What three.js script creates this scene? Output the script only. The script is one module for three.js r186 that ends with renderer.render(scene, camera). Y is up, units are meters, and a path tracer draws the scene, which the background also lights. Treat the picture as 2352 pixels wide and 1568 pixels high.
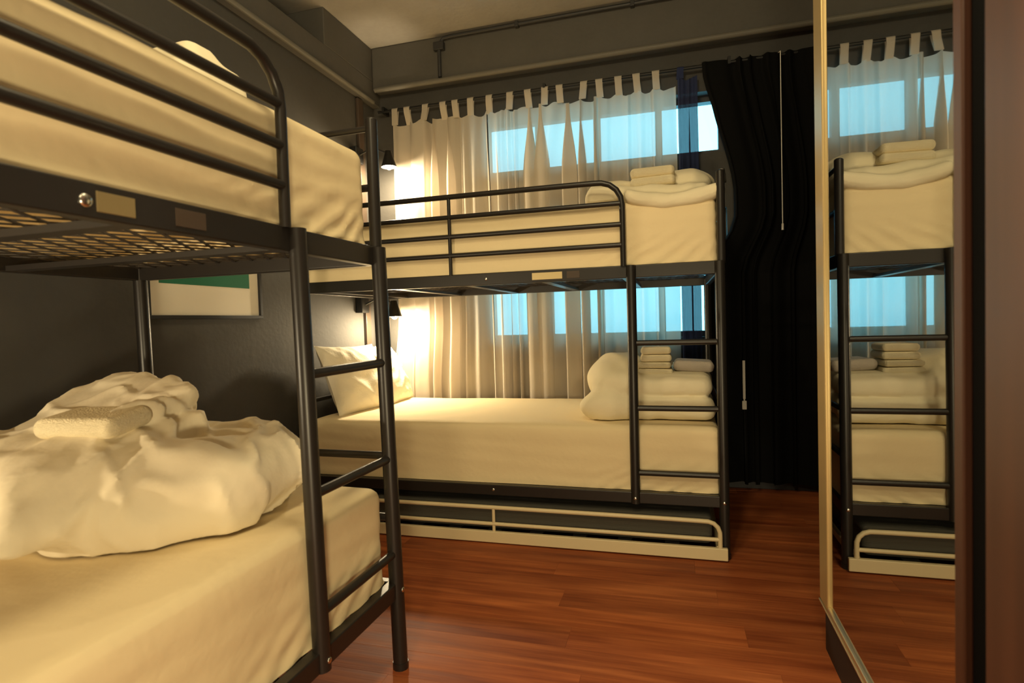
import * as THREE from 'three';
import { mergeGeometries } from 'three/addons/utils/BufferGeometryUtils.js';
import { RoundedBoxGeometry } from 'three/addons/geometries/RoundedBoxGeometry.js';
import { ImprovedNoise } from 'three/addons/math/ImprovedNoise.js';

// ---------------------------------------------------------------- camera, sky, lamps, exposure
const scene = new THREE.Scene();
const camera = new THREE.PerspectiveCamera(61.72, 1.5, 0.05, 60);
camera.position.set(0, 1.023, 0);
camera.rotation.set(-0.0342, 0.2776, -0.03, 'YXZ');
camera.focus = 2.5; camera.userData.fStop = 3.6;
const renderer = new THREE.WebGLRenderer({ antialias: true });
renderer.toneMapping = THREE.LinearToneMapping;
renderer.toneMappingExposure = 1.0;
renderer.shadowMap.enabled = true;
const DAY = [1.05, 3.5, 4.5];                       // overcast daylight seen with a lamp-light white balance
scene.background = new THREE.Color().setRGB(...DAY);
const PENDANTS = [{ at: [-0.42, 2.6, -0.95], power: 2.6 }, { at: [-0.42, 2.6, 0.45], power: 3.8 }], PENDANT_COLOR = [1, 0.815, 0.47];
const FILL_LAMP = { at: [0.2, 0.62, 0.6], power: 5.8 };  // added low fill light behind the camera
const READING = { color: [1, 0.80, 0.50], power: 4.4 };

// ---------------------------------------------------------------- helpers
let seed = 7;
const rnd = () => { seed = (seed * 1664525 + 1013904223) % 4294967296; return seed / 4294967296; };
const perlin = new ImprovedNoise();
const nz = (x, y, z) => perlin.noise(x + 11.3, y + 7.7, z + 3.1);
const fbm = (x, y, z) => nz(x, y, z) + 0.5 * nz(2 * x, 2 * y, 2 * z) + 0.25 * nz(4 * x, 4 * y, 4 * z);
const clamp = (v, a, b) => Math.min(b, Math.max(a, v));
const smooth = (a, b, v) => { const t = clamp((v - a) / (b - a), 0, 1); return t * t * (3 - 2 * t); };
const lin = (r, g, b) => new THREE.Color().setRGB(r, g, b);
const taken = {};
const numbered = (n) => { const k = taken[n] = (taken[n] ?? -1) + 1; return k ? `${n}_${String(k).padStart(3, '0')}` : n; };
function shade(o) { o.castShadow = o.receiveShadow = true; return o; }
function part(name, geos, mat, parent) {
  const list = Array.isArray(geos) ? geos : [geos];
  const g = list.length > 1 ? mergeGeometries(list.map((q) => (q.index ? q.toNonIndexed() : q))) : list[0];
  const m = shade(new THREE.Mesh(g, mat)); m.name = name; parent.add(m); return m;
}
function thing(name, label, category, [x, y, z] = [0, 0, 0], turn = 0, group) {
  const o = new THREE.Group(); o.name = numbered(name); o.position.set(x, y, z); o.rotation.y = turn;
  o.userData = { label, category }; if (group) o.userData.group = group;
  scene.add(o); return o;
}
function single(name, label, category, geos, mat, [x, y, z] = [0, 0, 0], turn = 0, group) {
  const m = part(numbered(name), geos, mat, scene);
  m.position.set(x, y, z); m.rotation.y = turn;
  m.userData = { label, category }; if (group) m.userData.group = group;
  return m;
}
function struct(name, geos, mat, label, category = 'wall') {
  const m = part(name, geos, mat, scene); m.userData = { kind: 'structure', label, category }; return m;
}
const box = (x0, x1, y0, y1, z0, z1) => new THREE.BoxGeometry(x1 - x0, y1 - y0, z1 - z0).translate((x0 + x1) / 2, (y0 + y1) / 2, (z0 + z1) / 2);
const rbox = (x0, x1, y0, y1, z0, z1, r = 0.004) => new RoundedBoxGeometry(x1 - x0, y1 - y0, z1 - z0, 2, r).translate((x0 + x1) / 2, (y0 + y1) / 2, (z0 + z1) / 2);
const V = (x, y, z) => new THREE.Vector3(x, y, z);
function rod(a, b, r, seg = 14) {
  const A = V(...a), B = V(...b), d = B.clone().sub(A);
  const g = new THREE.CylinderGeometry(r, r, d.length(), seg);
  g.applyQuaternion(new THREE.Quaternion().setFromUnitVectors(V(0, 1, 0), d.clone().normalize()));
  return g.translate((A.x + B.x) / 2, (A.y + B.y) / 2, (A.z + B.z) / 2);
}
// a tube through points whose corners are rounded with radius c
function bentTube(pts, r, c, seg = 12) {
  const path = new THREE.CurvePath(), P = pts.map((p) => V(...p));
  let from = P[0];
  for (let i = 1; i < P.length - 1; i++) {
    const a = P[i].clone().add(P[i - 1].clone().sub(P[i]).setLength(c)), b = P[i].clone().add(P[i + 1].clone().sub(P[i]).setLength(c));
    path.add(new THREE.LineCurve3(from, a));
    const k = 0.5523, ca = a.clone().lerp(P[i], k), cb = b.clone().lerp(P[i], k);
    path.add(new THREE.CubicBezierCurve3(a, ca, cb, b)); from = b;
  }
  path.add(new THREE.LineCurve3(from, P[P.length - 1]));
  const all = [];
  for (const cv of path.curves) {
    const n = cv.isLineCurve3 ? 1 : 10;
    for (let i = 0; i < n; i++) all.push(cv.getPoint(i / n));
  }
  all.push(P[P.length - 1]);
  const cr = new THREE.CatmullRomCurve3(all, false, 'centripetal');
  return new THREE.TubeGeometry(cr, all.length * 4, r, seg, false);
}
// surface nets over a signed distance field
function sdfMesh(f, lo, hi, cell, ground = -1e9) {
  const n = [0, 1, 2].map((i) => Math.ceil((hi[i] - lo[i]) / cell) + 1), [nx, ny, nzz] = n;
  const val = new Float32Array(nx * ny * nzz), id = (i, j, k) => i + nx * (j + ny * k);
  for (let k = 0; k < nzz; k++) for (let j = 0; j < ny; j++) for (let i = 0; i < nx; i++) {
    val[id(i, j, k)] = f(lo[0] + i * cell, lo[1] + j * cell, lo[2] + k * cell);
  }
  const pos = [], at = new Int32Array(nx * ny * nzz).fill(-1), idx = [];
  for (let k = 0; k < nzz - 1; k++) for (let j = 0; j < ny - 1; j++) for (let i = 0; i < nx - 1; i++) {
    let c = 0, x = 0, y = 0, z = 0;
    const edge = (a, b, ai, aj, ak, bi, bj, bk) => { const va = val[a], vb = val[b]; if ((va < 0) === (vb < 0)) return; const t = va / (va - vb); x += ai + t * (bi - ai); y += aj + t * (bj - aj); z += ak + t * (bk - ak); c++; };
    for (let p = 0; p < 2; p++) for (let q = 0; q < 2; q++) {
      edge(id(i, j + p, k + q), id(i + 1, j + p, k + q), 0, p, q, 1, p, q);
      edge(id(i + p, j, k + q), id(i + p, j + 1, k + q), p, 0, q, p, 1, q);
      edge(id(i + p, j + q, k), id(i + p, j + q, k + 1), p, q, 0, p, q, 1);
    }
    if (c) { at[id(i, j, k)] = pos.length / 3; pos.push(lo[0] + (i + x / c) * cell, Math.max(ground, lo[1] + (j + y / c) * cell), lo[2] + (k + z / c) * cell); }
  }
  const quad = (a, b, c, d, flip) => { if (a < 0 || b < 0 || c < 0 || d < 0) return; if (flip) idx.push(a, c, b, a, d, c); else idx.push(a, b, c, a, c, d); };
  for (let k = 1; k < nzz - 1; k++) for (let j = 1; j < ny - 1; j++) for (let i = 1; i < nx - 1; i++) {
    const v = val[id(i, j, k)] < 0;
    if (v !== val[id(i + 1, j, k)] < 0) quad(at[id(i, j - 1, k - 1)], at[id(i, j, k - 1)], at[id(i, j, k)], at[id(i, j - 1, k)], !v);
    if (v !== val[id(i, j + 1, k)] < 0) quad(at[id(i - 1, j, k - 1)], at[id(i - 1, j, k)], at[id(i, j, k)], at[id(i, j, k - 1)], !v);
    if (v !== val[id(i, j, k + 1)] < 0) quad(at[id(i - 1, j - 1, k)], at[id(i, j - 1, k)], at[id(i, j, k)], at[id(i - 1, j, k)], !v);
  }
  const g = new THREE.BufferGeometry();
  g.setAttribute('position', new THREE.Float32BufferAttribute(pos, 3)); g.setIndex(idx); g.computeVertexNormals();
  // cloth coordinates in metres, chosen face by face so that no triangle straddles a seam
  const q = g.toNonIndexed(), p = q.attributes.position, uv = new Float32Array(p.count * 2);
  for (let i = 0; i < p.count; i += 3) {
    const A = V(0, 0, 0).fromBufferAttribute(p, i), e1 = V(0, 0, 0).fromBufferAttribute(p, i + 1).sub(A), e2 = V(0, 0, 0).fromBufferAttribute(p, i + 2).sub(A), n3 = e1.cross(e2);
    const ax = Math.abs(n3.x), ay = Math.abs(n3.y), az = Math.abs(n3.z);
    for (let k = i; k < i + 3; k++) {
      const X = p.getX(k), Y = p.getY(k), Z = p.getZ(k);
      if (ay >= ax && ay >= az) { uv[2 * k] = X; uv[2 * k + 1] = Z; } else if (az >= ax) { uv[2 * k] = X; uv[2 * k + 1] = Y; } else { uv[2 * k] = Z; uv[2 * k + 1] = Y; }
    }
  }
  q.setAttribute('uv', new THREE.BufferAttribute(uv, 2));
  return q;
}
const sdBox = (x, y, z, c, h, r) => {
  const qx = Math.abs(x - c[0]) - h[0] + r, qy = Math.abs(y - c[1]) - h[1] + r, qz = Math.abs(z - c[2]) - h[2] + r;
  return Math.hypot(Math.max(qx, 0), Math.max(qy, 0), Math.max(qz, 0)) + Math.min(Math.max(qx, qy, qz), 0) - r;
};
const sdEll = (x, y, z, c, r) => { const a = (x - c[0]) / r[0], b = (y - c[1]) / r[1], d = (z - c[2]) / r[2], k = Math.hypot(a, b, d); return (k - 1) * Math.min(...r); };
const smin = (a, b, k) => { const h = clamp(0.5 + 0.5 * (b - a) / k, 0, 1); return b + (a - b) * h - k * h * (1 - h); };
const ridge = (v) => 1 - Math.abs(v) * 2;
const crest = (v, w = 0.16) => Math.exp(-(v / w) * (v / w));           // rounded fold along the zero line of a noise
// a soft crease pressed along the segment a-b
function crease(x, y, z, a, b, w, h) {
  const dx = b[0] - a[0], dy = b[1] - a[1], dz = b[2] - a[2], t = clamp(((x - a[0]) * dx + (y - a[1]) * dy + (z - a[2]) * dz) / (dx * dx + dy * dy + dz * dz), 0, 1);
  const q = Math.hypot(x - a[0] - t * dx, y - a[1] - t * dy, z - a[2] - t * dz) / w;
  return q > 3 ? 0 : h * Math.exp(-q * q) * (0.4 + 0.6 * Math.sin(Math.PI * clamp(t, 0.12, 0.88)));
}

// ---------------------------------------------------------------- textures and materials
function dataTex(w, h, fn, srgb) {
  const d = new Uint8Array(w * h * 4);
  for (let j = 0; j < h; j++) for (let i = 0; i < w; i++) { const c = fn(i / w, j / h), o = (j * w + i) * 4; for (let k = 0; k < 3; k++) d[o + k] = clamp(c[k] ?? c[0], 0, 1) * 255; d[o + 3] = 255; }
  const t = new THREE.DataTexture(d, w, h); t.wrapS = t.wrapT = THREE.RepeatWrapping; t.magFilter = THREE.LinearFilter; t.minFilter = THREE.LinearMipmapLinearFilter; t.generateMipmaps = true;
  if (srgb) t.colorSpace = THREE.SRGBColorSpace; t.needsUpdate = true; return t;
}
// periodic-enough noise: blend two shifted samples towards the border
const tile = (f) => (u, v) => { const a = smooth(0.8, 1, u), b = smooth(0.8, 1, v); return f(u, v) * (1 - a) * (1 - b) + f(u - 1, v) * a * (1 - b) + f(u, v - 1) * (1 - a) * b + f(u - 1, v - 1) * a * b; };
const woodA = tile((u, v) => fbm(u * 3, v * 26, 1.2)), woodB = tile((u, v) => fbm(u * 9, v * 90, 5.2)), woodC = tile((u, v) => fbm(u * 2.2, v * 5, 9.1));
const woodTex = dataTex(512, 512, (u, v) => {
  const a = woodA(u, v), b = woodB(u, v), c = woodC(u, v), t = clamp(0.52 + 0.42 * a + 0.16 * b + 0.42 * c, 0, 1);
  return [0.48 + 0.27 * t, 0.235 + 0.21 * t, 0.13 + 0.13 * t];
}, true);
const woodBump = dataTex(512, 512, (u, v) => [0.5 + 0.3 * woodB(u, v)]);
const woodRough = dataTex(256, 256, (u, v) => { const t = 0.55 + 0.07 * woodA(u, v); return [t, t, t]; });
const weaveN = tile((u, v) => fbm(u * 40, v * 40, 2.2)), weaveM = tile((u, v) => fbm(u * 6, v * 6, 4.4));
const clothBump = dataTex(512, 512, (u, v) => [0.5 + 0.22 * weaveN(u, v) + 0.2 * weaveM(u, v)]);
const plasterBump = dataTex(512, 512, (u, v) => [0.5 + 0.25 * weaveN(u, v) + 0.2 * weaveM(v, u)]);
const plasterTint = dataTex(512, 512, (u, v) => { const t = 0.9 + 0.06 * weaveM(u, v) + 0.03 * weaveN(u, v); return [t, t, t]; });
const grainV = tile((u, v) => fbm(u * 22, v * 2.2, 6.6));
const panelTex = dataTex(512, 512, (u, v) => { const t = clamp(0.5 + 0.45 * grainV(u, v), 0, 1); return [0.34 + 0.16 * t, 0.22 + 0.11 * t, 0.16 + 0.08 * t]; }, true);

const std = (o) => new THREE.MeshStandardMaterial(o);
const M = {
  wall: std({ color: lin(0.066, 0.062, 0.056), roughness: 0.78, map: plasterTint, bumpMap: plasterBump, bumpScale: 0.0015 }),
  beam: std({ color: lin(0.10, 0.093, 0.082), roughness: 0.7, map: plasterTint, bumpMap: plasterBump, bumpScale: 0.001 }),
  highlightStrip: std({ color: lin(0.14, 0.13, 0.108), roughness: 0.6 }),  // paler paint standing in for light caught on the beams' lower edges
  ceiling: std({ color: lin(0.40, 0.375, 0.335), roughness: 0.9, map: plasterTint, bumpMap: plasterBump, bumpScale: 0.0015 }),
  metal: std({ color: lin(0.017, 0.0145, 0.013), roughness: 0.36, metalness: 0.0 }),
  mesh: std({ color: lin(0.03, 0.024, 0.02), roughness: 0.5 }),
  chrome: std({ color: lin(0.75, 0.74, 0.7), roughness: 0.22, metalness: 1 }),
  brass: std({ color: lin(0.62, 0.5, 0.27), roughness: 0.38, metalness: 0.9 }),
  rubbed: std({ color: lin(0.07, 0.05, 0.037), roughness: 0.3 }),
  sheet: std({ color: lin(0.82, 0.68, 0.42), roughness: 0.88, bumpMap: clothBump, bumpScale: 0.0016 }),
  duvet: std({ color: lin(0.83, 0.745, 0.53), roughness: 0.9, bumpMap: clothBump, bumpScale: 0.002 }),
  duvetWhite: std({ color: lin(0.84, 0.75, 0.56), roughness: 0.9, bumpMap: clothBump, bumpScale: 0.002 }),
  pillow: std({ color: lin(0.84, 0.78, 0.62), roughness: 0.9, bumpMap: clothBump, bumpScale: 0.002 }),
  towel: std({ color: lin(0.86, 0.76, 0.52), roughness: 1, bumpMap: clothBump, bumpScale: 0.004 }),
  towelGrey: std({ color: lin(0.5, 0.44, 0.37), roughness: 1, bumpMap: clothBump, bumpScale: 0.004 }),
  enamel: std({ color: lin(0.74, 0.62, 0.38), roughness: 0.42 }),
  curtain: new THREE.MeshPhysicalMaterial({ color: lin(0.72, 0.645, 0.54), roughness: 1, transmission: 0.32, thickness: 0, side: THREE.DoubleSide, transparent: true, opacity: 0.84 }),
  navy: std({ color: lin(0.02, 0.03, 0.09), roughness: 1, side: THREE.DoubleSide, transparent: true, opacity: 0.93 }),  // black curtain cloth with the blue window light put into its colour
  dark: new THREE.MeshPhysicalMaterial({ color: lin(0.007, 0.007, 0.007), roughness: 1, specularIntensity: 0.15, side: THREE.DoubleSide }),
  frame: std({ color: lin(0.03, 0.03, 0.032), roughness: 0.5 }),
  glass: new THREE.MeshPhysicalMaterial({ color: lin(0.95, 0.98, 1), roughness: 0.02, transmission: 1, thickness: 0 }),
  mirror: std({ color: lin(0.66, 0.68, 0.68), roughness: 0.015, metalness: 1 }),
  champagne: std({ color: lin(0.50, 0.37, 0.17), roughness: 0.4, metalness: 0.55 }),
  silver: std({ color: lin(0.78, 0.7, 0.5), roughness: 0.28, metalness: 0.9 }),
  black: std({ color: lin(0.008, 0.008, 0.009), roughness: 0.55 }),
  panel: std({ color: lin(0.55, 0.5, 0.5), roughness: 0.5, map: panelTex }),
  paper: std({ color: lin(0.74, 0.68, 0.56), roughness: 0.8 }),
  green: std({ color: lin(0.012, 0.14, 0.075), roughness: 0.75 }),
  white: std({ color: lin(0.75, 0.72, 0.66), roughness: 0.6 }),
  lampBlack: std({ color: lin(0.012, 0.012, 0.013), roughness: 0.35 }),
  bulb: std({ color: lin(0.9, 0.9, 0.85), emissive: lin(1, 0.86, 0.6), emissiveIntensity: 6, roughness: 0.5 }),
  opal: std({ color: lin(0.9, 0.88, 0.8), emissive: lin(1, 0.86, 0.6), emissiveIntensity: 2.5, roughness: 0.4 }),
  plank: [[1, 1, 1], [0.9, 0.88, 0.88], [1.1, 1.06, 1.0], [0.97, 0.93, 0.9]].map(([r, g, b]) => new THREE.MeshPhysicalMaterial({ color: lin(r, g, b), map: woodTex, bumpMap: woodBump, bumpScale: 0.0006, roughnessMap: woodRough, roughness: 1, specularIntensity: 0.35 })),
};

// ---------------------------------------------------------------- the room (metres; depth runs to -z)
const WL = -1.97, WR = 1.12, DF = 3.6, DB = -1.6, CH = 2.88;
const metreUV = (g, s = 1) => {
  if (g.index) g = g.toNonIndexed(); g.computeVertexNormals();
  const p = g.attributes.position, n = g.attributes.normal, uv = new Float32Array(p.count * 2);
  for (let i = 0; i < p.count; i++) {
    const ax = Math.abs(n.getX(i)), ay = Math.abs(n.getY(i));
    if (ax > 0.6) { uv[2 * i] = p.getZ(i) * s; uv[2 * i + 1] = p.getY(i) * s; } else if (ay > 0.6) { uv[2 * i] = p.getX(i) * s; uv[2 * i + 1] = p.getZ(i) * s; } else { uv[2 * i] = p.getX(i) * s; uv[2 * i + 1] = p.getY(i) * s; }
  }
  g.setAttribute('uv', new THREE.BufferAttribute(uv, 2)); return g;
};
// floor: boards side by side, their long joints along x
const floor = new THREE.Group(); floor.name = 'floor'; floor.userData = { kind: 'structure', label: 'reddish brown laminate floor of long boards', category: 'floor' }; scene.add(floor);
part('subfloor', box(WL - 0.4, WR + 0.1, -0.1, -0.012, -DF - 0.1, -DB + 0.1), M.black, floor);
{
  const w = 0.125, gap = 0.0003, len = 1.3;
  const cache = {};
  let row = 0;
  for (let z = -DF; z < -DB; z += w, row++) {
    let x = WL - 0.3 - ((row * 0.47) % 1) * len * 0.9;
    while (x < WR) {
      const a = Math.max(x, WL - 0.3), b = Math.min(x + len, WR);
      if (b - a > 0.02) {
        const L = Math.round((b - a) * 1000), v = Math.floor(rnd() * 6), key = L + '_' + v;
        const g = cache[key] ??= (() => {
          const q = rbox(0, L / 1000 - gap, -0.012, 0, 0, w - gap, 0.0005);
          const p = q.attributes.position, uv = new Float32Array(p.count * 2);
          for (let i = 0; i < p.count; i++) { uv[2 * i] = p.getX(i) / 1.4 + v * 0.37; uv[2 * i + 1] = p.getZ(i) / 0.7 + v * 0.171; }
          q.setAttribute('uv', new THREE.BufferAttribute(uv, 2)); return q;
        })();
        const m = part('plank', g, M.plank[Math.floor(rnd() * 4)], floor); m.position.set(a, 0, z);
      }
      x += len;
    }
  }
}
// far wall with two window openings
const WX0 = -1.2, WX1 = 0.31, UP0 = 1.985, UP1 = 2.345, LO0 = 0.9, LO1 = 1.66;
{
  const s = new THREE.Shape([[WL - 0.4, -0.1], [WR + 0.1, -0.1], [WR + 0.1, CH + 0.1], [WL - 0.4, CH + 0.1]].map(([x, y]) => new THREE.Vector2(x, y)));
  for (const [y0, y1] of [[UP0, UP1], [LO0, LO1]]) s.holes.push(new THREE.Path([[WX0, y0], [WX1, y0], [WX1, y1], [WX0, y1]].map(([x, y]) => new THREE.Vector2(x, y))));
  struct('wall_far', metreUV(new THREE.ExtrudeGeometry(s, { depth: 0.2, bevelEnabled: false }).translate(0, 0, -DF - 0.2)), M.wall, 'charcoal painted wall with the window behind the curtains');
}
struct('wall_left', metreUV(box(WL - 0.2, WL, 0, 2.52, -DF, -DB)), M.wall, 'charcoal painted wall that carries the framed picture');
struct('wall_right', metreUV(box(WR, WR + 0.15, 0, CH, -DF, -DB)), M.wall, 'charcoal painted wall behind the wardrobe');
struct('wall_back', metreUV(box(WL - 0.4, WR + 0.1, 0, CH, -DB, -DB + 0.15)), M.wall, 'charcoal painted wall facing the window');
struct('ceiling', metreUV(box(WL - 0.4, WR + 0.15, CH, CH + 0.15, -DF, -DB + 0.15)), M.ceiling, 'beige painted ceiling', 'ceiling');
struct('trim_1', metreUV(rbox(WL - 0.3, -1.92 + 0.0, 2.52, 2.665, -DF, -DB, 0.006)), M.beam, 'grey ledge beam above the picture wall', 'beam');
struct('trim_2', metreUV(rbox(WL - 0.3, -1.92, 2.665, CH, -DF, -2.96, 0.006)), M.beam, 'grey boxed beam end in the ceiling corner', 'beam');
struct('trim_3', metreUV(rbox(-1.92, WR, 2.6, CH, -DF, -DF + 0.1, 0.012)), M.beam, 'grey beam along the ceiling above the curtains', 'beam');
struct('highlight_trim_5', metreUV(rod([-1.9, 2.6, -DF + 0.1], [WR, 2.6, -DF + 0.1], 0.017)), M.highlightStrip, 'pale rounded strip painted as the lit lower edge of the beam above the curtains', 'highlightStrip');  // added strips whose colour imitates the lit beam underside
struct('highlight_trim_6', metreUV(rod([-1.918, 2.525, -DF + 0.1], [-1.918, 2.525, -DB], 0.014)), M.highlightStrip, 'pale rounded strip painted as the lit lower edge of the ledge beam', 'highlightStrip');
struct('trim_4', metreUV(box(WL - 0.3, WL - 0.22, 2.665, CH, -2.96, -DB)), M.wall, 'charcoal recess wall above the ledge beam', 'wall');
struct('baseboard_far', rbox(WL, WR, 0, 0.08, -DF, -DF + 0.015, 0.004), M.frame, 'dark baseboard under the window wall', 'baseboard');
// windows: frames and panes
function windowUnit(name, y0, y1, xs, label) {
  const w = new THREE.Group(); w.name = name; w.userData = { kind: 'structure', label, category: 'window' }; scene.add(w);
  const z0 = -DF - 0.14, z1 = -DF - 0.08, t = 0.035;
  part('window_frame', [box(xs[0], xs[xs.length - 1], y0, y0 + t, z0, z1), box(xs[0], xs[xs.length - 1], y1 - t, y1, z0, z1), box(xs[0], xs[0] + t, y0 + t, y1 - t, z0, z1), box(xs[xs.length - 1] - t, xs[xs.length - 1], y0 + t, y1 - t, z0, z1)], M.frame, w);
  for (let i = 0; i < xs.length - 1; i++) {
    if (i) part('mullion', box(xs[i] - 0.02, xs[i] + 0.02, y0 + t, y1 - t, z0, z1), M.frame, w);
    part('pane', box(xs[i] + (i ? 0.02 : t), xs[i + 1] - (i < xs.length - 2 ? 0.02 : t), y0 + t, y1 - t, -DF - 0.113, -DF - 0.109), M.glass, w);
  }
}
windowUnit('window_1', UP0, UP1, [WX0, -0.83, -0.45, -0.07, WX1], 'high strip window glowing pale blue above the top bunk');
windowUnit('window_2', LO0, LO1, [WX0, -0.83, -0.45, -0.07, WX1], 'lower window glowing blue behind the bunk by the curtains');

// ---------------------------------------------------------------- bunk beds
// local frame: origin on the floor under the front corner at the ladder end; length to -x, front faces +z
const L = 2.08, BW = 0.935, U0 = 1.2, U1 = 1.256, L0 = 0.213, L1 = 0.2625, G = [1.346, 1.436, 1.528, 1.623], RUNG = [0.9145, 0.63, 0.347], LEAN = 0.0235;
const lean = (y) => LEAN * clamp((U0 - y) / U0, 0, 1);
const XL = -0.02 - 0.3657, XG = -0.418, XM = -1.23;        // ladder rail, guard end post, guard middle post
function bunk(label, pos, turn, plate) {
  const b = thing('bunk_bed', label, 'bunk bed', pos, turn);
  const zB = -BW + 0.02;
  // legs and posts
  const leg = (x, z) => part('leg', [rod([x, 0.004, z + lean(0)], [x, U1 - 0.004, z], 0.0215), rod([x, 0, z + lean(0)], [x, 0.02, z + lean(0)], 0.0235)], M.metal, b);
  leg(-0.02, 0); leg(-L + 0.02, 0); leg(-0.02, zB); leg(-L + 0.02, zB);
  part('ladder_rail', rod([XL, L0, lean(L0)], [XL, U1 - 0.002, 0], 0.021), M.metal, b);
  for (const y of RUNG) part('rung', rod([XL, y, lean(y)], [-0.02, y, lean(y)], 0.0125), M.metal, b);
  // upper deck
  part('side_rail', rbox(-L, 0, U0, U1, -0.034, -0.006), M.metal, b);
  part('side_rail', rbox(-L, 0, U0, U1, zB - 0.014, zB + 0.014), M.metal, b);
  for (const x of [-0.034, -L + 0.006]) part('end_rail', rbox(x, x + 0.028, U0, U1, zB, -0.03), M.metal, b);
  // lower deck
  const zl = lean(0.24);
  part('side_rail', rbox(-L + 0.01, -0.006, L0, L1, zl - 0.024, zl + 0.008), M.metal, b);
  part('side_rail', rbox(-L + 0.01, -0.006, L0, L1, zB + zl - 0.014, zB + zl + 0.014), M.metal, b);
  for (const x of [-0.034, -L + 0.006]) part('end_rail', rbox(x, x + 0.028, L0, L1, zB + zl, zl - 0.02), M.metal, b);
  // end frames: bent tube over each end, and a bar across the lower end
  for (const x of [-0.012, -L + 0.012]) {
    for (const z of [-0.012, zB]) part('end_post', [rod([x, U1 - 0.01, z], [x, 1.625, z], 0.0175), new THREE.SphereGeometry(0.0175, 14, 8).scale(1, 0.5, 1).translate(x, 1.625, z)], M.metal, b);
    part('end_bar', rod([x, 1.602, zB], [x, 1.602, -0.012], 0.009), M.metal, b);
    part('end_bar', rod([x, 1.43, zB], [x, 1.43, -0.012], 0.011), M.metal, b);
    part('end_bar', rod([x, 0.636, zB + lean(0.63)], [x, 0.636, lean(0.63)], 0.0115), M.metal, b);
    part('end_bar', rod([x, 0.45, zB + lean(0.45)], [x, 0.45, lean(0.45)], 0.0115), M.metal, b);
  }
  // guard rails: the top tube bends down into the end post
  const zg = -0.006;
  part('guard_rail', bentTube([[-L + 0.02, G[3], zg], [XG, G[3], zg], [XG, U1 - 0.004, zg]], 0.0128, 0.1), M.metal, b);
  for (const y of G.slice(0, 3)) part('guard_rail', rod([-L + 0.02, y, zg], [XG, y, zg], 0.0112), M.metal, b);
  part('guard_post', rod([XM, U1 - 0.004, zg], [XM, G[3], zg], 0.0085), M.metal, b);
  part('guard_rail', rod([-L + 0.02, G[2], zB], [-0.02, G[2], zB], 0.0095), M.metal, b);
  // decks: cross bars and an open diamond mesh
  for (const [y, dz, dy] of [[U0 + 0.004, 0, 0.036], [L0 + 0.012, zl, 0.024]]) {
    for (const x of [-0.41, -0.78, -1.16, -1.54, -1.92]) part('cross_bar', box(x - 0.02, x + 0.02, y - 0.002, y + 0.012, zB + 0.014 + dz, -0.034 + dz), M.metal, b);
    const bars = [], x0 = -L + 0.034, x1 = -0.034, z0 = zB + 0.014 + dz, z1 = -0.034 + dz, sp = 0.098, sl = 1.5;
    for (let s = -1; s <= 1; s += 2) for (let c = x0 - 2; c < x1 + 2; c += sp) {
      const xa = c, xb = c + s * sl * (z1 - z0);
      let ta = 0, tb = 1; const dx = xb - xa, lo = (x0 - xa) / dx, hi = (x1 - xa) / dx;
      ta = Math.max(0, Math.min(lo, hi)); tb = Math.min(1, Math.max(lo, hi));
      if (tb - ta < 0.03) continue;
      const A = V(xa + dx * ta, y + dy, z0 + (z1 - z0) * ta), B = V(xa + dx * tb, y + dy, z0 + (z1 - z0) * tb), d = B.clone().sub(A);
      const g = new THREE.BoxGeometry(d.length(), 0.003, 0.0075).rotateY(-Math.atan2(d.z, d.x)).translate((A.x + B.x) / 2, A.y + (s > 0 ? 0.0016 : 0), (A.z + B.z) / 2);
      bars.push(g);
    }
    const m = part('mesh_base', bars, M.mesh, b); m.userData = { kind: 'stuff' };
  }
  // screws and plates on the rails
  for (const [x, y, z] of [[XL, 0.238, zl + 0.021], [-0.02, 0.238, zl + 0.021], [-1.04, 0.24, zl + 0.008], [-1.055, 1.228, -0.006]]) {
    const s = part('bolt', new THREE.SphereGeometry(0.0075, 12, 8).scale(1, 1, 0.5), M.chrome, b); s.position.set(x, y, z); 
  }
  for (const [x0, x1, mat] of plate) part('plate', rbox(x0, x1, U0 + 0.012, U1 - 0.012, -0.0062, -0.0042, 0.0008), mat, b);
  return b;
}
const FAR = { at: [0.208, 0, -2.551], turn: 0 }, NEAR = { at: [-0.8308, 0, -1.5344], turn: Math.PI / 2 - 0.0189 };
bunk('black metal bunk bed with ladder standing in front of the curtained window', FAR.at, FAR.turn, [[-0.832, -0.691, M.brass], [-0.671, -0.612, M.rubbed]]);
const nearBunk = bunk('black metal bunk bed with ladder standing alongside the picture wall', NEAR.at, NEAR.turn, [[-0.855, -0.79, M.brass], [-0.712, -0.645, M.rubbed]]);
part('bolt', new THREE.SphereGeometry(0.011, 12, 8).scale(1, 1, 0.5), M.chrome, nearBunk).position.set(-0.872, 1.226, -0.005);
const UT = 1.54, LT = 0.552;                             // and their tops

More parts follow.
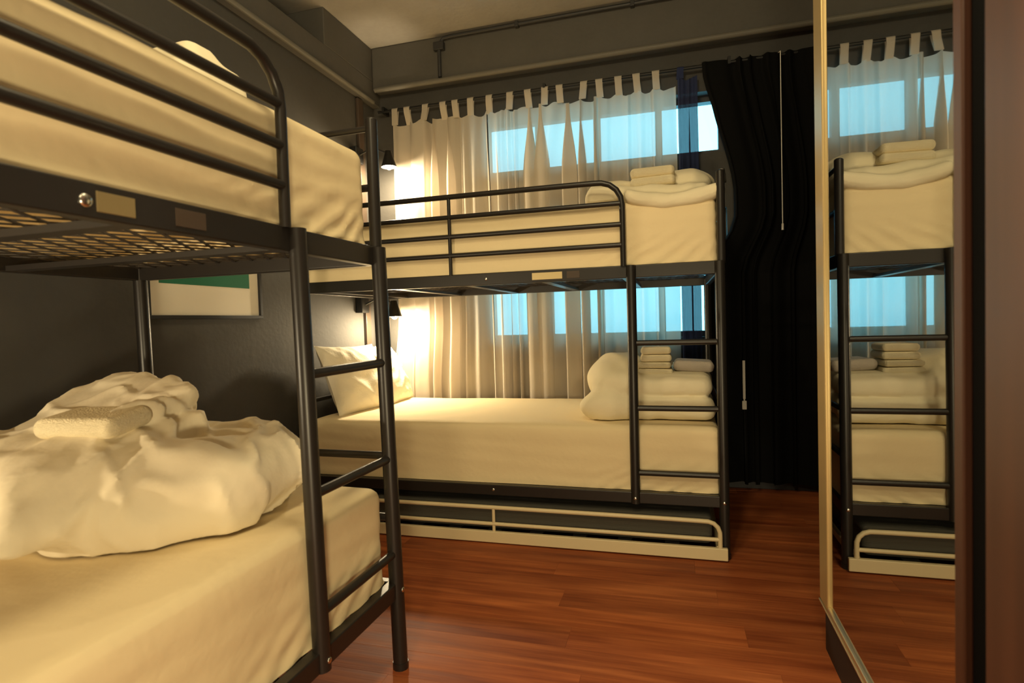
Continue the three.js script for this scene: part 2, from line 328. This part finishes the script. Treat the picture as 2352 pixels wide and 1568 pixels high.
// ---------------------------------------------------------------- mattresses
function mattressShape(y1, rail, k, front) {
  const h = (y1 - rail + 0.06) / 2, c = [-L / 2, rail - 0.06 + h, -BW / 2 + front], e = [L / 2 - 0.024, h - 0.004, BW / 2 - 0.028];
  return sdfMesh((x, y, z) => {
    const v = (y - rail) / (y1 - rail);
    const side = smooth(0.25, 0.42, Math.abs(z - c[2]));
    // pulled folds near the foot corner, fading upwards; long soft ripples elsewhere
    const near = smooth(-0.75, -0.25, x) * (1 - smooth(-0.12, 0, x));
    const diag = Math.sin((x * 0.62 - y * 1.0) * 105 + 4 * nz(x * 6, y * 6, k)) * near * (1 - smooth(0.1, 0.55, v)) * 0.0042;
    const along = Math.sin((y + 0.05 * x) * 95 + 3 * nz(x * 3, y * 5, k + 2)) * (0.4 + 0.6 * smooth(-0.2, 0.4, nz(x * 2.4, y * 3, k + 5))) * 0.0017;
    const hem = smooth(0.14, 0.04, v) * 0.003;
    const soft = nz(x * 3.2, y * 4, z * 4 + k) * 0.005 + nz(x * 9, y * 9, z * 9 + k) * 0.0018;
    return sdBox(x, y, z, c, e, 0.038) + soft + (diag + along) * side - hem;
  }, [-L - 0.02, rail - 0.02, -BW - 0.03], [0.02, y1 + 0.025, 0.06], 0.0125, rail + 0.001);
}
const zLow = lean(0.24);
single('mattress', 'thick mattress in cream sheet on the top deck of the bunk before the window', 'mattress', mattressShape(UT, U1, 1, 0), M.sheet, FAR.at, FAR.turn);
single('mattress', 'mattress in cream sheet on the lower deck of the bunk before the window', 'mattress', mattressShape(LT, L1, 4, zLow), M.sheet, FAR.at, FAR.turn);
single('mattress', 'thick mattress in cream sheet on the top deck of the bunk alongside the picture', 'mattress', mattressShape(UT, U1, 7, 0), M.sheet, NEAR.at, NEAR.turn);
single('mattress', 'mattress in cream sheet on the lower deck of the bunk alongside the picture', 'mattress', mattressShape(LT, L1, 9, zLow), M.sheet, NEAR.at, NEAR.turn);

// ---------------------------------------------------------------- duvets, pillows, towels (all in the bunk's local frame)
// big folded duvet: two thick layers with a rolled front and a flap on top
// folds of the heaped duvet
const creases = [
  [[-0.30, LT + 0.21, -0.30], [-0.27, LT + 0.06, -0.17], 0.016, 0.018], [[-0.25, LT + 0.20, -0.30], [-0.24, LT + 0.08, -0.16], 0.012, 0.012],
  [[-0.34, LT + 0.17, -0.22], [-0.30, LT + 0.03, -0.15], 0.018, 0.016], [[-0.46, LT + 0.20, -0.40], [-0.43, LT + 0.08, -0.26], 0.014, 0.009],
  [[-0.50, LT + 0.20, -0.42], [-0.50, LT + 0.07, -0.30], 0.016, 0.009], [[-0.40, LT + 0.21, -0.36], [-0.38, LT + 0.10, -0.22], 0.012, 0.007],
  [[-0.16, LT + 0.20, -0.30], [-0.06, LT + 0.13, -0.26], 0.02, 0.016], [[-0.20, LT + 0.14, -0.17], [-0.07, LT + 0.16, -0.24], 0.02, 0.012],
  [[-0.12, LT + 0.22, -0.42], [-0.03, LT + 0.10, -0.34], 0.022, 0.014], [[-0.19, LT + 0.08, -0.15], [-0.14, LT + 0.15, -0.18], 0.014, 0.010],
  [[-0.60, LT + 0.12, -0.55], [-0.48, LT + 0.04, -0.28], 0.018, 0.012], [[-0.62, LT + 0.18, -0.62], [-0.56, LT + 0.05, -0.44], 0.016, 0.010],
];
const foldedLow = sdfMesh((x0, y, z) => {
  const x = x0 + 0.07 + 0.05 * smooth(-0.45, -0.15, x0);
  const wx = x + 0.02 * nz(y * 5, z * 4, 1), wz = z + 0.16 * smooth(-0.34, -0.66, x);
  let d = sdBox(wx, y, wz, [-0.315, LT + 0.085, -0.53], [0.285, 0.098, 0.33], 0.09);
  d = smin(d, sdEll(wx, y, wz, [-0.31, LT + 0.085, -0.27], [0.28, 0.105, 0.13]), 0.08);
  d = smin(d, sdEll(wx, y, z, [-0.13, LT + 0.105, -0.35], [0.125, 0.105, 0.19]), 0.05);
  // upper layers: two thin leaves that rise towards the ladder end
  const lx = x + 0.37 * (z + 0.6), ly = y - 0.27 * clamp(lx + 0.38, -0.3, 0.3) - 0.02 * nz(x * 4, z * 4, 6);
  const leaf1 = sdBox(lx, ly, z, [-0.385, LT + 0.172, -0.60], [0.255, 0.036, 0.245], 0.034), leaf2 = sdBox(lx - 0.01, ly + 0.012 * nz(x * 5, z * 5, 2), z, [-0.39, LT + 0.232, -0.62], [0.25, 0.036, 0.225], 0.034);
  d = smin(d, smin(leaf1, leaf2, 0.014), 0.035 + 0.05 * smooth(-0.35, -0.6, x));
  let c = 0; for (const q of creases) c += 1.9 * crease(x, y, z, ...q);
  const n1 = nz(x * 3.4 + 0.6 * nz(y * 5, z * 5, 1), y * 3, z * 3.4 + 0.6 * nz(x * 5, y * 5, 7));
  return d + c - 0.014 * n1 - 0.012 * crest(nz(x * 4.5 + 1.2 * n1, y * 3, z * 4.5 + 8), 0.17) - 0.009 * crest(nz(x * 7 + 3, y * 5, z * 7 + 1.5 * n1), 0.14) - 0.003 * nz(x * 15, y * 11, z * 15);
}, [-0.92, LT - 0.03, -0.97], [-0.02, LT + 0.42, -0.02], 0.0085, LT + 0.002);
single('duvet', 'crumpled folded duvet heaped on the lower bunk alongside the picture', 'duvet', foldedLow, M.duvetWhite, NEAR.at, NEAR.turn);
const foldedFarLow = sdfMesh((x, y, z) => {
  const wx = x + 0.015 * nz(y * 6, z * 5, 1);
  let d = sdBox(wx, y, z, [-0.315, LT + 0.055, -0.46], [0.27, 0.055, 0.34], 0.05);
  d = Math.min(d, sdBox(wx, y + 0.01 * nz(x * 5, z * 5, 2), z, [-0.31, LT + 0.155, -0.47], [0.265, 0.055, 0.33], 0.05));
  d = smin(d, sdEll(wx, y, z, [-0.48, LT + 0.16, -0.42], [0.16, 0.135, 0.28]), 0.04);
  d = smin(d, sdEll(wx, y, z, [-0.52, LT + 0.06, -0.15], [0.12, 0.07, 0.07]), 0.04);
  const fold = crest(nz(x * 5, y * 4, z * 4 + 3), 0.2);
  return d - 0.007 * fold - 0.008 * nz(x * 8, y * 8, z * 8);
}, [-0.70, LT - 0.03, -0.86], [0.0, LT + 0.36, -0.04], 0.0095, LT + 0.002);
single('duvet', 'folded cream duvet on the lower bunk before the window, under the folded towels', 'duvet', foldedFarLow, M.duvet, FAR.at, FAR.turn);
const foldedFarUp = sdfMesh((x, y, z) => {
  const wx = x + 0.015 * nz(y * 6, z * 5, 1);
  let d = sdBox(wx, y - 0.006 * Math.sin(x * 9), z, [-0.315, UT + 0.036, -0.44], [0.275, 0.042, 0.36], 0.04);
  d = smin(d, sdBox(wx, y, z, [-0.30, UT + 0.082, -0.50], [0.26, 0.045, 0.28], 0.038), 0.02);
  d = smin(d, sdEll(wx, y, z, [-0.50, UT + 0.082, -0.42], [0.12, 0.075, 0.25]), 0.04);
  d = smin(d, sdEll(wx, y, z, [-0.15, UT + 0.108, -0.42], [0.14, 0.082, 0.24]), 0.04);
  // turned-down edge that laps over the front of the mattress
  const lap = sdBox(x, y - 0.9 * (x + 0.2) * (x + 0.2), z, [-0.21, UT - 0.012, -0.085], [0.20, 0.03, 0.078], 0.026);
  d = smin(d, lap, 0.025);
  const fold = crest(nz(x * 5 + 2, y * 4, z * 5 + 6), 0.2);
  return d - 0.006 * fold - 0.006 * nz(x * 8, y * 8, z * 8 + 4);
}, [-0.70, UT - 0.07, -0.88], [0.03, UT + 0.28, 0.03], 0.0095);
single('duvet', 'folded cream duvet on the top bunk before the window, under a rolled towel', 'duvet', foldedFarUp, M.duvet, FAR.at, FAR.turn);
const foldedNearUp = sdfMesh((x, y, z) => {
  let d = sdBox(x, y, z, [-0.385, UT + 0.045, -0.54], [0.115, 0.05, 0.34], 0.04);
  d = smin(d, sdBox(x, y, z, [-0.355, UT + 0.10, -0.49], [0.095, 0.042, 0.27], 0.035), 0.02);
  d = smin(d, sdBox(x, y, z, [-0.385, UT + 0.145, -0.44], [0.045, 0.028, 0.2], 0.026), 0.02);
  const fold = crest(nz(x * 6 + 2, y * 5, z * 5 + 9), 0.2);
  return d - 0.006 * fold - 0.005 * nz(x * 9, y * 9, z * 9 + 4);
}, [-0.62, UT - 0.03, -0.94], [0.0, UT + 0.33, -0.08], 0.0095, UT + 0.002);
single('duvet', 'folded cream duvet on the top bunk alongside the picture wall', 'duvet', foldedNearUp, M.duvet, NEAR.at, NEAR.turn);
// towels: a sheet folded in layers with a rounded spine
function towelShape(w, d, layers, t, k) {
  const parts = [];
  for (let i = 0; i < layers; i++) {
    const g = new RoundedBoxGeometry(w - 0.004 * i, t * 0.96, d - 0.006 * ((i * 7) % 3), 5, t * 0.46);
    const p = g.attributes.position;
    for (let q = 0; q < p.count; q++) { const x = p.getX(q), z = p.getZ(q); p.setY(q, p.getY(q) + 0.004 * nz(x * 9, i * 3 + k, z * 9)); p.setX(q, x + 0.003 * nz(k, x * 4, z * 14)); }
    g.computeVertexNormals(); parts.push(g.translate(0, t * (i + 0.5), 0));
  }
  return parts;
}
// place a towel given in a bunk's local frame
function towel(label, B, [x, y, z], turn, w, d, layers, t, mat, tilt = 0) {
  const o = single('towel', label, 'towel', towelShape(w, d, layers, t, taken.towel ?? 0).map((g) => g.rotateZ(tilt)), mat);
  const p = V(x, y, z).applyAxisAngle(V(0, 1, 0), B.turn); o.position.set(B.at[0] + p.x, y, B.at[2] + p.z); o.rotation.y = B.turn + turn; return o;
}
towel('folded cream towel lying on the crumpled duvet of the lower bunk by the picture', NEAR, [-0.535, LT + 0.242, -0.46], 0.2, 0.14, 0.2, 1, 0.05, M.towel, 0.12);
towel('thick rolled cream towel on the folded duvet of the top bunk', FAR, [-0.29, UT + 0.076, -0.19], 0.02, 0.2, 0.15, 2, 0.045, M.towel, 0.02);
towel('flat folded cream towel, lowest of the small pile on the lower bunk', FAR, [-0.30, LT + 0.205, -0.30], 0.03, 0.16, 0.20, 1, 0.026, M.towel, 0);
towel('flat folded cream towel, middle of the small pile on the lower bunk', FAR, [-0.30, LT + 0.233, -0.30], -0.05, 0.155, 0.19, 1, 0.028, M.towel, 0);
towel('bulky folded cream towel on top of the small pile on the lower bunk', FAR, [-0.297, LT + 0.263, -0.305], 0.02, 0.145, 0.18, 2, 0.034, M.towel, 0);
towel('greyish folded towel on the lower bunk beside the small towel pile', FAR, [-0.125, LT + 0.21, -0.36], -0.03, 0.185, 0.24, 1, 0.052, M.towelGrey, -0.06);
// pillows
function pillowShape(w, h, t, k) {
  const n = 34, geos = [];
  for (const s of [1, -1]) {
    const g = new THREE.PlaneGeometry(2, 2, n, n), p = g.attributes.position;
    for (let i = 0; i < p.count; i++) {
      let u = p.getX(i), v = p.getY(i);
      const e = Math.pow(Math.max(0, (1 - Math.pow(Math.abs(u), 2.6)) * (1 - Math.pow(Math.abs(v), 2.6))), 0.55);
      const pin = 1 - 0.07 * (1 - u * u) * Math.abs(v) ** 3, pin2 = 1 - 0.07 * (1 - v * v) * Math.abs(u) ** 3;
      const wr = 0.01 * ridge(nz(u * 2.2 + k, v * 2.2, s)) * e + 0.006 * Math.sin((u * 1.4 + v) * 14 + k) * smooth(0.35, 0.95, Math.max(Math.abs(u), Math.abs(v))) * e;
      p.setXYZ(i, u * w / 2 * pin2, v * h / 2 * pin, s * (e * t / 2 + wr));
    }
    if (s < 0) { const ix = g.index; for (let i = 0; i < ix.count; i += 3) { const a = ix.getX(i); ix.setX(i, ix.getX(i + 1)); ix.setX(i + 1, a); } }
    g.computeVertexNormals(); geos.push(g);
  }
  return geos;
}
function pillow(label, at, yaw, back, roll, w, h, t, k) {
  const o = single('pillow', label, 'pillow', pillowShape(w, h, t, k), M.pillow);
  o.position.set(...at); o.rotation.set(back, yaw, roll, 'YXZ'); return o;
}
pillow('plump cream pillow leaning on the bed end of the lower bunk, before another pillow', [-1.775, 0.725, -2.93], Math.PI / 2 - 0.10, -0.40, -0.03, 0.52, 0.42, 0.13, 2.2);
pillow('cream pillow propped on the bed end of the lower bunk, beside the curtain', [-1.755, 0.715, -3.245], Math.PI / 2 + 0.04, -0.44, 0.03, 0.44, 0.42, 0.13, 5.1);

// ---------------------------------------------------------------- pull-out bed under the bunk before the window
{
  const t = thing('pull_out_bed', 'cream white metal pull-out bed stowed under the bunk before the window', 'trundle bed', [FAR.at[0], 0, FAR.at[2]]);
  const zf = 0.055, x0 = -L + 0.045, x1 = -0.012;
  part('front_panel', rbox(x0, x1, 0.006, 0.058, zf, zf + 0.02, 0.004), M.enamel, t);
  part('rail', bentTube([[x0 + 0.03, 0.056, zf + 0.01], [x0 + 0.03, 0.166, zf + 0.01], [x1 - 0.03, 0.166, zf + 0.01], [x1 - 0.03, 0.056, zf + 0.01]], 0.0095, 0.05), M.enamel, t);
  part('rail', rod([x0 + 0.03, 0.092, zf + 0.01], [x1 - 0.03, 0.092, zf + 0.01], 0.0085), M.enamel, t);
  part('post', rod([-1.03, 0.056, zf + 0.01], [-1.03, 0.162, zf + 0.01], 0.0075), M.enamel, t);
  part('side_panel', rbox(x1 - 0.045, x1 - 0.025, 0.03, 0.06, -0.80, zf, 0.003), M.enamel, t);
  part('side_panel', rbox(x0 + 0.025, x0 + 0.045, 0.03, 0.06, -0.80, zf, 0.003), M.enamel, t);
  part('back_panel', rbox(x0 + 0.025, x1 - 0.025, 0.03, 0.06, -0.82, -0.80, 0.003), M.enamel, t);
  for (let i = 0; i < 9; i++) { const x = x0 + 0.2 + i * 0.2; part('slat', box(x - 0.03, x + 0.03, 0.047, 0.057, -0.80, zf), M.frame, t); }
  for (const x of [x0 + 0.06, x1 - 0.06]) for (const z of [zf - 0.05, -0.76]) part('castor', rod([x - 0.01, 0.018, z], [x + 0.01, 0.018, z], 0.018), M.black, t);
}

single('added_mattress', 'thin dark grey mattress added to darken the space in the pull-out bed', 'mattress', rbox(-L + 0.1, -0.07, 0.058, 0.175, -0.78, 0.042, 0.025), std({ color: lin(0.075, 0.07, 0.055), roughness: 0.95, bumpMap: clothBump, bumpScale: 0.002 }), FAR.at);  // added dark slab; keeps window light from showing behind the pull-out rails

// ---------------------------------------------------------------- curtains
const ROD = { y: 2.465, z: -3.535 };
{
  const t = thing('curtain_rod', 'thin dark curtain rod under the beam over the window', 'curtain rod', [0, ROD.y, ROD.z]);
  part('pole', rod([-1.9, 0, 0], [1.05, 0, 0], 0.009), M.black, t);
  for (const x of [-1.86, -0.75, 0.33, 1.02]) part('bracket', [box(x - 0.008, x + 0.008, -0.012, 0.03, -0.064, 0.012)], M.black, t);
}
// a hanging cloth: folds follow a warped sine; edge(y) shifts a side
function curtain(label, x0, x1, o) {
  const { folds, amp = 0.035, bottom = 0.12, mat, tabs = 0, k = 0, dz = 0, left = () => 0, right = () => 0, top = ROD.y - 0.09, name = 'curtain', group, gather = () => 0.5 } = o;
  const nx = Math.round(folds * 24), ny = 30, pos = [], idx = [], uv = [];
  const phase = (u) => 2 * Math.PI * folds * (u + 0.055 * Math.sin(u * 9 + k) + 0.03 * Math.sin(u * 23 + 2 * k));
  const depth = (u, v) => amp * (0.55 + 0.45 * smooth(0, 0.3, v)) * (Math.sin(phase(u) + 0.35 * nz(u * 3, v * 2.2, k)) * (0.75 + 0.5 * nz(u * 7, v * 0.8, k + 4)) + 0.25 * Math.sin(2.3 * phase(u) + 5 * v * nz(u * 4, 1, k)));
  for (let j = 0; j <= ny; j++) for (let i = 0; i <= nx; i++) {
    const u = i / nx, v = j / ny, y = top + (bottom - top) * v - (tabs ? 0.022 * (1 - Math.cos(2 * Math.PI * u * tabs)) * 0.5 * (1 - smooth(0, 0.12, v)) : 0);
    const a = x0 + left(y), b = x1 + right(y);
    pos.push(a + (b - a) * u + (b - a) / folds * 0.5 * gather(u) * Math.cos(phase(u) + 0.5) * (0.35 + 0.65 * smooth(0, 0.2, v)) * Math.sin(Math.PI * clamp(u * 1.02 - 0.01, 0, 1)) ** 0.4, y, dz + depth(u, v)); uv.push(u * (x1 - x0) * 2, y);
  }
  for (let j = 0; j < ny; j++) for (let i = 0; i < nx; i++) { const a = j * (nx + 1) + i; idx.push(a, a + nx + 1, a + 1, a + 1, a + nx + 1, a + nx + 2); }
  const g = new THREE.BufferGeometry(); g.setAttribute('position', new THREE.Float32BufferAttribute(pos, 3)); g.setAttribute('uv', new THREE.Float32BufferAttribute(uv, 2)); g.setIndex(idx); g.computeVertexNormals();
  const c = thing(name, label, 'curtain', [0, 0, ROD.z], 0, group);
  part('cloth', g, mat, c);
  for (let i = 0; i < tabs; i++) {
    const u = clamp(i / tabs + (i ? (rnd() - 0.5) * 0.5 / tabs : 0), 0.0, 0.985), xa = x0 + left(top) + (x1 + right(top) - x0 - left(top)) * u, w = 0.046, r = 0.0125, zt = dz + depth(u, 0), s = [], lean_ = (rnd() - 0.5) * 0.016;
    // strip profile (y, z): up the front, over the rod, down the back
    s.push([top - 0.012, zt + 0.004]); s.push([ROD.y - 0.03, 0.7 * r + 0.003]);
    for (let q = 0; q <= 8; q++) { const an = Math.PI * q / 8; s.push([ROD.y + r * Math.sin(an), r * Math.cos(an)]); }
    s.push([ROD.y - 0.03, -0.7 * r - 0.002]); s.push([top - 0.012, zt - 0.004]);
    const P = [], I = [], UVs = [];
    s.forEach(([y, z], q) => { const sh = lean_ * (y - top) / 0.09, w2 = w * (0.8 + 0.2 * Math.abs((y - top) / 0.09 - 0.4)); P.push(xa - w2 * 0.15 + sh, y, z, xa + w2 * 0.85 + sh, y, z); UVs.push(0, y, w, y); if (q) { const a = 2 * q - 2; I.push(a, a + 1, a + 2, a + 2, a + 1, a + 3); } });
    const tg = new THREE.BufferGeometry(); tg.setAttribute('position', new THREE.Float32BufferAttribute(P, 3)); tg.setAttribute('uv', new THREE.Float32BufferAttribute(UVs, 2)); tg.setIndex(I); tg.computeVertexNormals();
    part('tab', tg, mat, c);
  }
  return c;
}
curtain('cream tab-top curtain hanging beside the reading lamps, lit warm', -1.79, -1.13, { folds: 5.2, amp: 0.05, tabs: 6, mat: M.curtain, k: 1.3, gather: (u) => 0.55 + 0.45 * Math.sin(u * 14), left: (y) => -0.05 * (1 - smooth(0.6, 1.1, y)) });
curtain('greyish tab-top curtain backlit by the window, between the cream and the pale blue curtain', -1.13, -0.42, { folds: 7.5, tabs: 6, amp: 0.04, mat: M.curtain, k: 4.1, gather: (u) => 1.5 - 1.35 * smooth(0.05, 0.09, u) * (1 - smooth(0.28, 0.33, u)) });
curtain('thin tab-top curtain glowing pale blue over the window, beside the dark curtains', -0.42, 0.035, { folds: 4, tabs: 4, amp: 0.022, mat: M.curtain, k: 7.9, gather: (u) => 1 - 0.9 * smooth(0.06, 0.12, u) * (1 - smooth(0.8, 0.9, u)) });
curtain('narrow black curtain strip coloured blue for the window light, hanging between the pale blue and the black curtains', 0.045, 0.155, { folds: 2, tabs: 1, amp: 0.02, mat: M.navy, k: 2.2, top: 2.42 });
curtain('long black curtain gathered beside the wardrobe', 0.22, 1.06, { folds: 7.5, tabs: 0, amp: 0.04, mat: M.dark, k: 3.3, top: 2.475, bottom: 0.05, dz: 0.02, left: (y) => 0.12 * smooth(2.35, 1.7, y) - 0.15 * smooth(1.6, 1.25, y) - 0.04 * smooth(2.2, 2.45, y) });
single('strap', 'narrow white strap hanging down beside the black curtain', 'strap', [rbox(-0.007, 0.007, 0.36, 0.58, -0.003, 0.003, 0.002), rbox(-0.012, 0.012, 0.30, 0.35, -0.006, 0.006, 0.003), rbox(-0.004, 0.004, 0.34, 0.37, -0.002, 0.002, 0.001)], M.white, [0.375, 0.185, -3.476]);
single('cord', 'thin pale pull cord looped on the rod before the black curtain', 'cord', [rod([0, 0, 0], [0, 0.94, 0], 0.0025, 8), rod([0, -0.03, 0], [0, 0.005, 0], 0.006, 8), rod([0, 0.94, 0], [0, 0.962, -0.075], 0.0025, 8)], M.white, [0.585, 1.515, -3.46]);

// ---------------------------------------------------------------- picture
{
  const t = thing('framed_picture', 'framed print with green field and cream border on the charcoal wall', 'picture', [WL, 1.075, -2.055], Math.PI / 2);
  const w = 0.64, h = 0.5, f = 0.016;   // local x runs along the wall away from the window
  part('frame', [rbox(-w / 2, w / 2, 0, f, 0.001, 0.024, 0.002), rbox(-w / 2, w / 2, h - f, h, 0.001, 0.024, 0.002), rbox(-w / 2, -w / 2 + f, f, h - f, 0.001, 0.024, 0.002), rbox(w / 2 - f, w / 2, f, h - f, 0.001, 0.024, 0.002)], M.black, t);
  part('mount', box(-w / 2 + f, w / 2 - f, f, h - f, 0.002, 0.012), M.paper, t);
  part('print', box(-w / 2 + 0.065, w / 2 - 0.075, 0.145, h - 0.07, 0.012, 0.0135), M.green, t);
}

// ---------------------------------------------------------------- reading lamps and cable trunking at the corner
single('cable_trunking', 'dark vertical cable cover on the wall between the two reading lamps', 'cable cover', rbox(0.001, 0.022, 0, 1.95, -0.03, 0.03, 0.004), M.rubbed, [WL, 0.56, -3.39]);
function readingLamp(label, y, z = -3.31, power = READING.power, towards = [0.02, -1, 0], bulbAt = -0.042) {
  const t = thing('reading_lamp', label, 'lamp', [WL, y, z], 0, 'reading lamps on the picture wall');
  part('wall_plate', rbox(0.001, 0.05, -0.05, 0.05, -0.045, 0.045, 0.006), M.lampBlack, t);
  part('arm', bentTube([[0.04, 0, 0], [0.13, 0.045, -0.02], [0.215, 0.01, -0.045]], 0.006, 0.04, 8), M.lampBlack, t);
  const s = part('shade', new THREE.LatheGeometry([[0.012, 0.06], [0.02, 0.058], [0.026, 0.03], [0.05, -0.045], [0.048, -0.045], [0.023, 0.028], [0.012, 0.05]].map(([r, q]) => new THREE.Vector2(r, q)), 28), M.lampBlack, t);
  s.position.set(0.225, -0.035, -0.05); s.quaternion.setFromUnitVectors(V(0, -1, 0), V(...towards).normalize());
  const b = part('bulb', new THREE.SphereGeometry(0.021, 16, 12), M.bulb, s); b.position.set(0, bulbAt, 0);
  const l = new THREE.PointLight(lin(...READING.color), power, 0, 2); l.castShadow = true; l.shadow.radius = 1.5; l.position.set(0, bulbAt, 0); s.add(l);
}
readingLamp('small black reading lamp on the wall over the lower bunk pillows', 1.16);
readingLamp('small black reading lamp on the wall over the top bunk', 2.12);
readingLamp('small black reading lamp on the picture wall at the head of the lower bunk', 0.84, 0.05, 4.6, [0.25, 0.72, -0.65], -0.012);
{
  const t = thing('clip_lamp', 'small unlit chrome lamp clipped to the top bunk end near the black curtain', 'lamp', [0.235, 1.55, -2.96]);
  part('clamp', rbox(-0.035, -0.012, -0.035, 0.03, -0.015, 0.015, 0.004), M.lampBlack, t);
  part('stem', bentTube([[-0.02, 0.02, 0], [0.012, 0.07, 0.0], [0.0, 0.12, 0.0]], 0.005, 0.02, 8), M.chrome, t);
  part('head', new THREE.LatheGeometry([[0, 0.035], [0.012, 0.03], [0.017, 0.005], [0.02, -0.035], [0, -0.035]].map(([r, q]) => new THREE.Vector2(r, q)), 20), M.chrome, t).position.set(0, 0.15, 0);
}

// ---------------------------------------------------------------- conduit on the beam
{
  const t = thing('conduit', 'thin dark electrical pipe along the ceiling edge, turning down the beam', 'pipe', [0, 0, -DF + 0.1]);
  part('pipe', bentTube([[1.0, CH - 0.024, 0.022], [-1.42, CH - 0.024, 0.022], [-1.42, 2.61, 0.022]], 0.012, 0.05), M.frame, t);
  part('junction_box', rbox(-1.455, -1.385, CH - 0.10, CH - 0.05, 0.002, 0.04, 0.004), M.frame, t);
  for (const x of [-0.9, -0.2, 0.5]) part('pipe_clip', rbox(x - 0.012, x + 0.012, CH - 0.04, CH - 0.008, 0.001, 0.036, 0.003), M.frame, t);
}

// ---------------------------------------------------------------- wardrobe with sliding doors
{
  const t = thing('wardrobe', 'tall wardrobe with sliding mirror door and brown wooden door', 'wardrobe', [0.41, 0, -1.9]);
  const H = 2.42, D = 0.62;                                   // local: x into the wardrobe, z towards the room's back
  part('body', [rbox(0.06, D, 0.15, H, 0.0, 0.018, 0.003), rbox(0.06, D, 0.15, H, 2.482, 2.5, 0.003), rbox(0.06, D, H - 0.02, H, 0.018, 2.482, 0.003), rbox(0.06, D, 0.15, 0.17, 0.018, 2.482, 0.003), rbox(D - 0.012, D, 0.17, H - 0.02, 0.018, 2.482, 0.003)], M.black, t);
  part('plinth', box(0.015, D - 0.01, 0, 0.15, 0.004, 2.496), M.black, t);
  part('track', rbox(-0.003, 0.06, 0.15, 0.156, 0, 2.5, 0.002), M.silver, t);
  part('top_track', rbox(-0.03, 0.06, H - 0.03, H, 0, 2.5, 0.003), M.champagne, t);
  const d = part('mirror_door', box(0.014, 0.032, 0.16, H - 0.032, 0.01, 0.90), M.black, t);
  part('mirror', box(0.008, 0.0125, 0.172, H - 0.05, 0.092, 0.875), M.mirror, d).userData.label = 'tall mirror pane reflecting the bunk';
  part('stile', rbox(0.0, 0.014, 0.158, H - 0.032, 0.002, 0.092, 0.004), M.champagne, d).userData.label = 'champagne coloured edge profile';
  part('stile', rbox(0.0, 0.014, 0.158, H - 0.032, 0.875, 0.905, 0.004), M.panel, d);
  part('bottom_rail', rbox(0.0, 0.014, 0.157, 0.171, 0.092, 0.875, 0.003), M.silver, d);
  const w = part('wood_door', rbox(-0.028, -0.006, 0.16, H - 0.032, 1.03, 2.2, 0.004), M.panel, t);
  w.userData.label = 'brown wood-grain sliding door';
}

// ---------------------------------------------------------------- pendant lamps over the aisle (above the picture's upper edge)
function pendant(label, { at, power }) {
  const t = thing('pendant_lamp', label, 'lamp', [at[0], CH, at[2]], 0, 'pendant lamps over the aisle');
  const y = at[1] - CH;
  part('ceiling_cup', new THREE.CylinderGeometry(0.05, 0.055, 0.03, 24).translate(0, -0.0155, 0), M.black, t);
  part('cable', rod([0, -0.03, 0], [0, y + 0.14, 0], 0.004, 8), M.black, t);
  part('globe', new THREE.SphereGeometry(0.14, 32, 20).translate(0, y, 0), M.opal, t);
  const l = new THREE.PointLight(lin(...PENDANT_COLOR), power, 0, 2); l.castShadow = true; l.shadow.radius = 6.5; l.position.set(0, y, 0); t.add(l);
}
pendant('round opal glass pendant lamp hanging over the aisle between bunk and wardrobe', PENDANTS[0]);
pendant('added round opal glass pendant lamp, unseen, as extra light for the bed fronts', PENDANTS[1]);  // second pendant is an added light that brightens the bed fronts

// ---------------------------------------------------------------- added standing lamp, unseen behind the camera, as fill light for the bed fronts
{
  const t = thing('fill_lamp', 'added fill lamp with white paper shade, unseen behind the camera', 'lamp', [FILL_LAMP.at[0], 0, FILL_LAMP.at[2]]);
  part('base', new THREE.CylinderGeometry(0.12, 0.125, 0.02, 28).translate(0, 0.01, 0), M.black, t);
  part('pole', rod([0, 0.02, 0], [0, FILL_LAMP.at[1] - 0.22, 0], 0.008), M.black, t);
  part('shade', new THREE.CylinderGeometry(0.12, 0.12, 0.44, 32).translate(0, FILL_LAMP.at[1], 0), M.opal, t);
  const l = new THREE.PointLight(lin(...PENDANT_COLOR), FILL_LAMP.power, 0, 2); l.castShadow = true; l.shadow.radius = 6; l.position.set(0, FILL_LAMP.at[1], 0); t.add(l);
}

renderer.render(scene, camera);
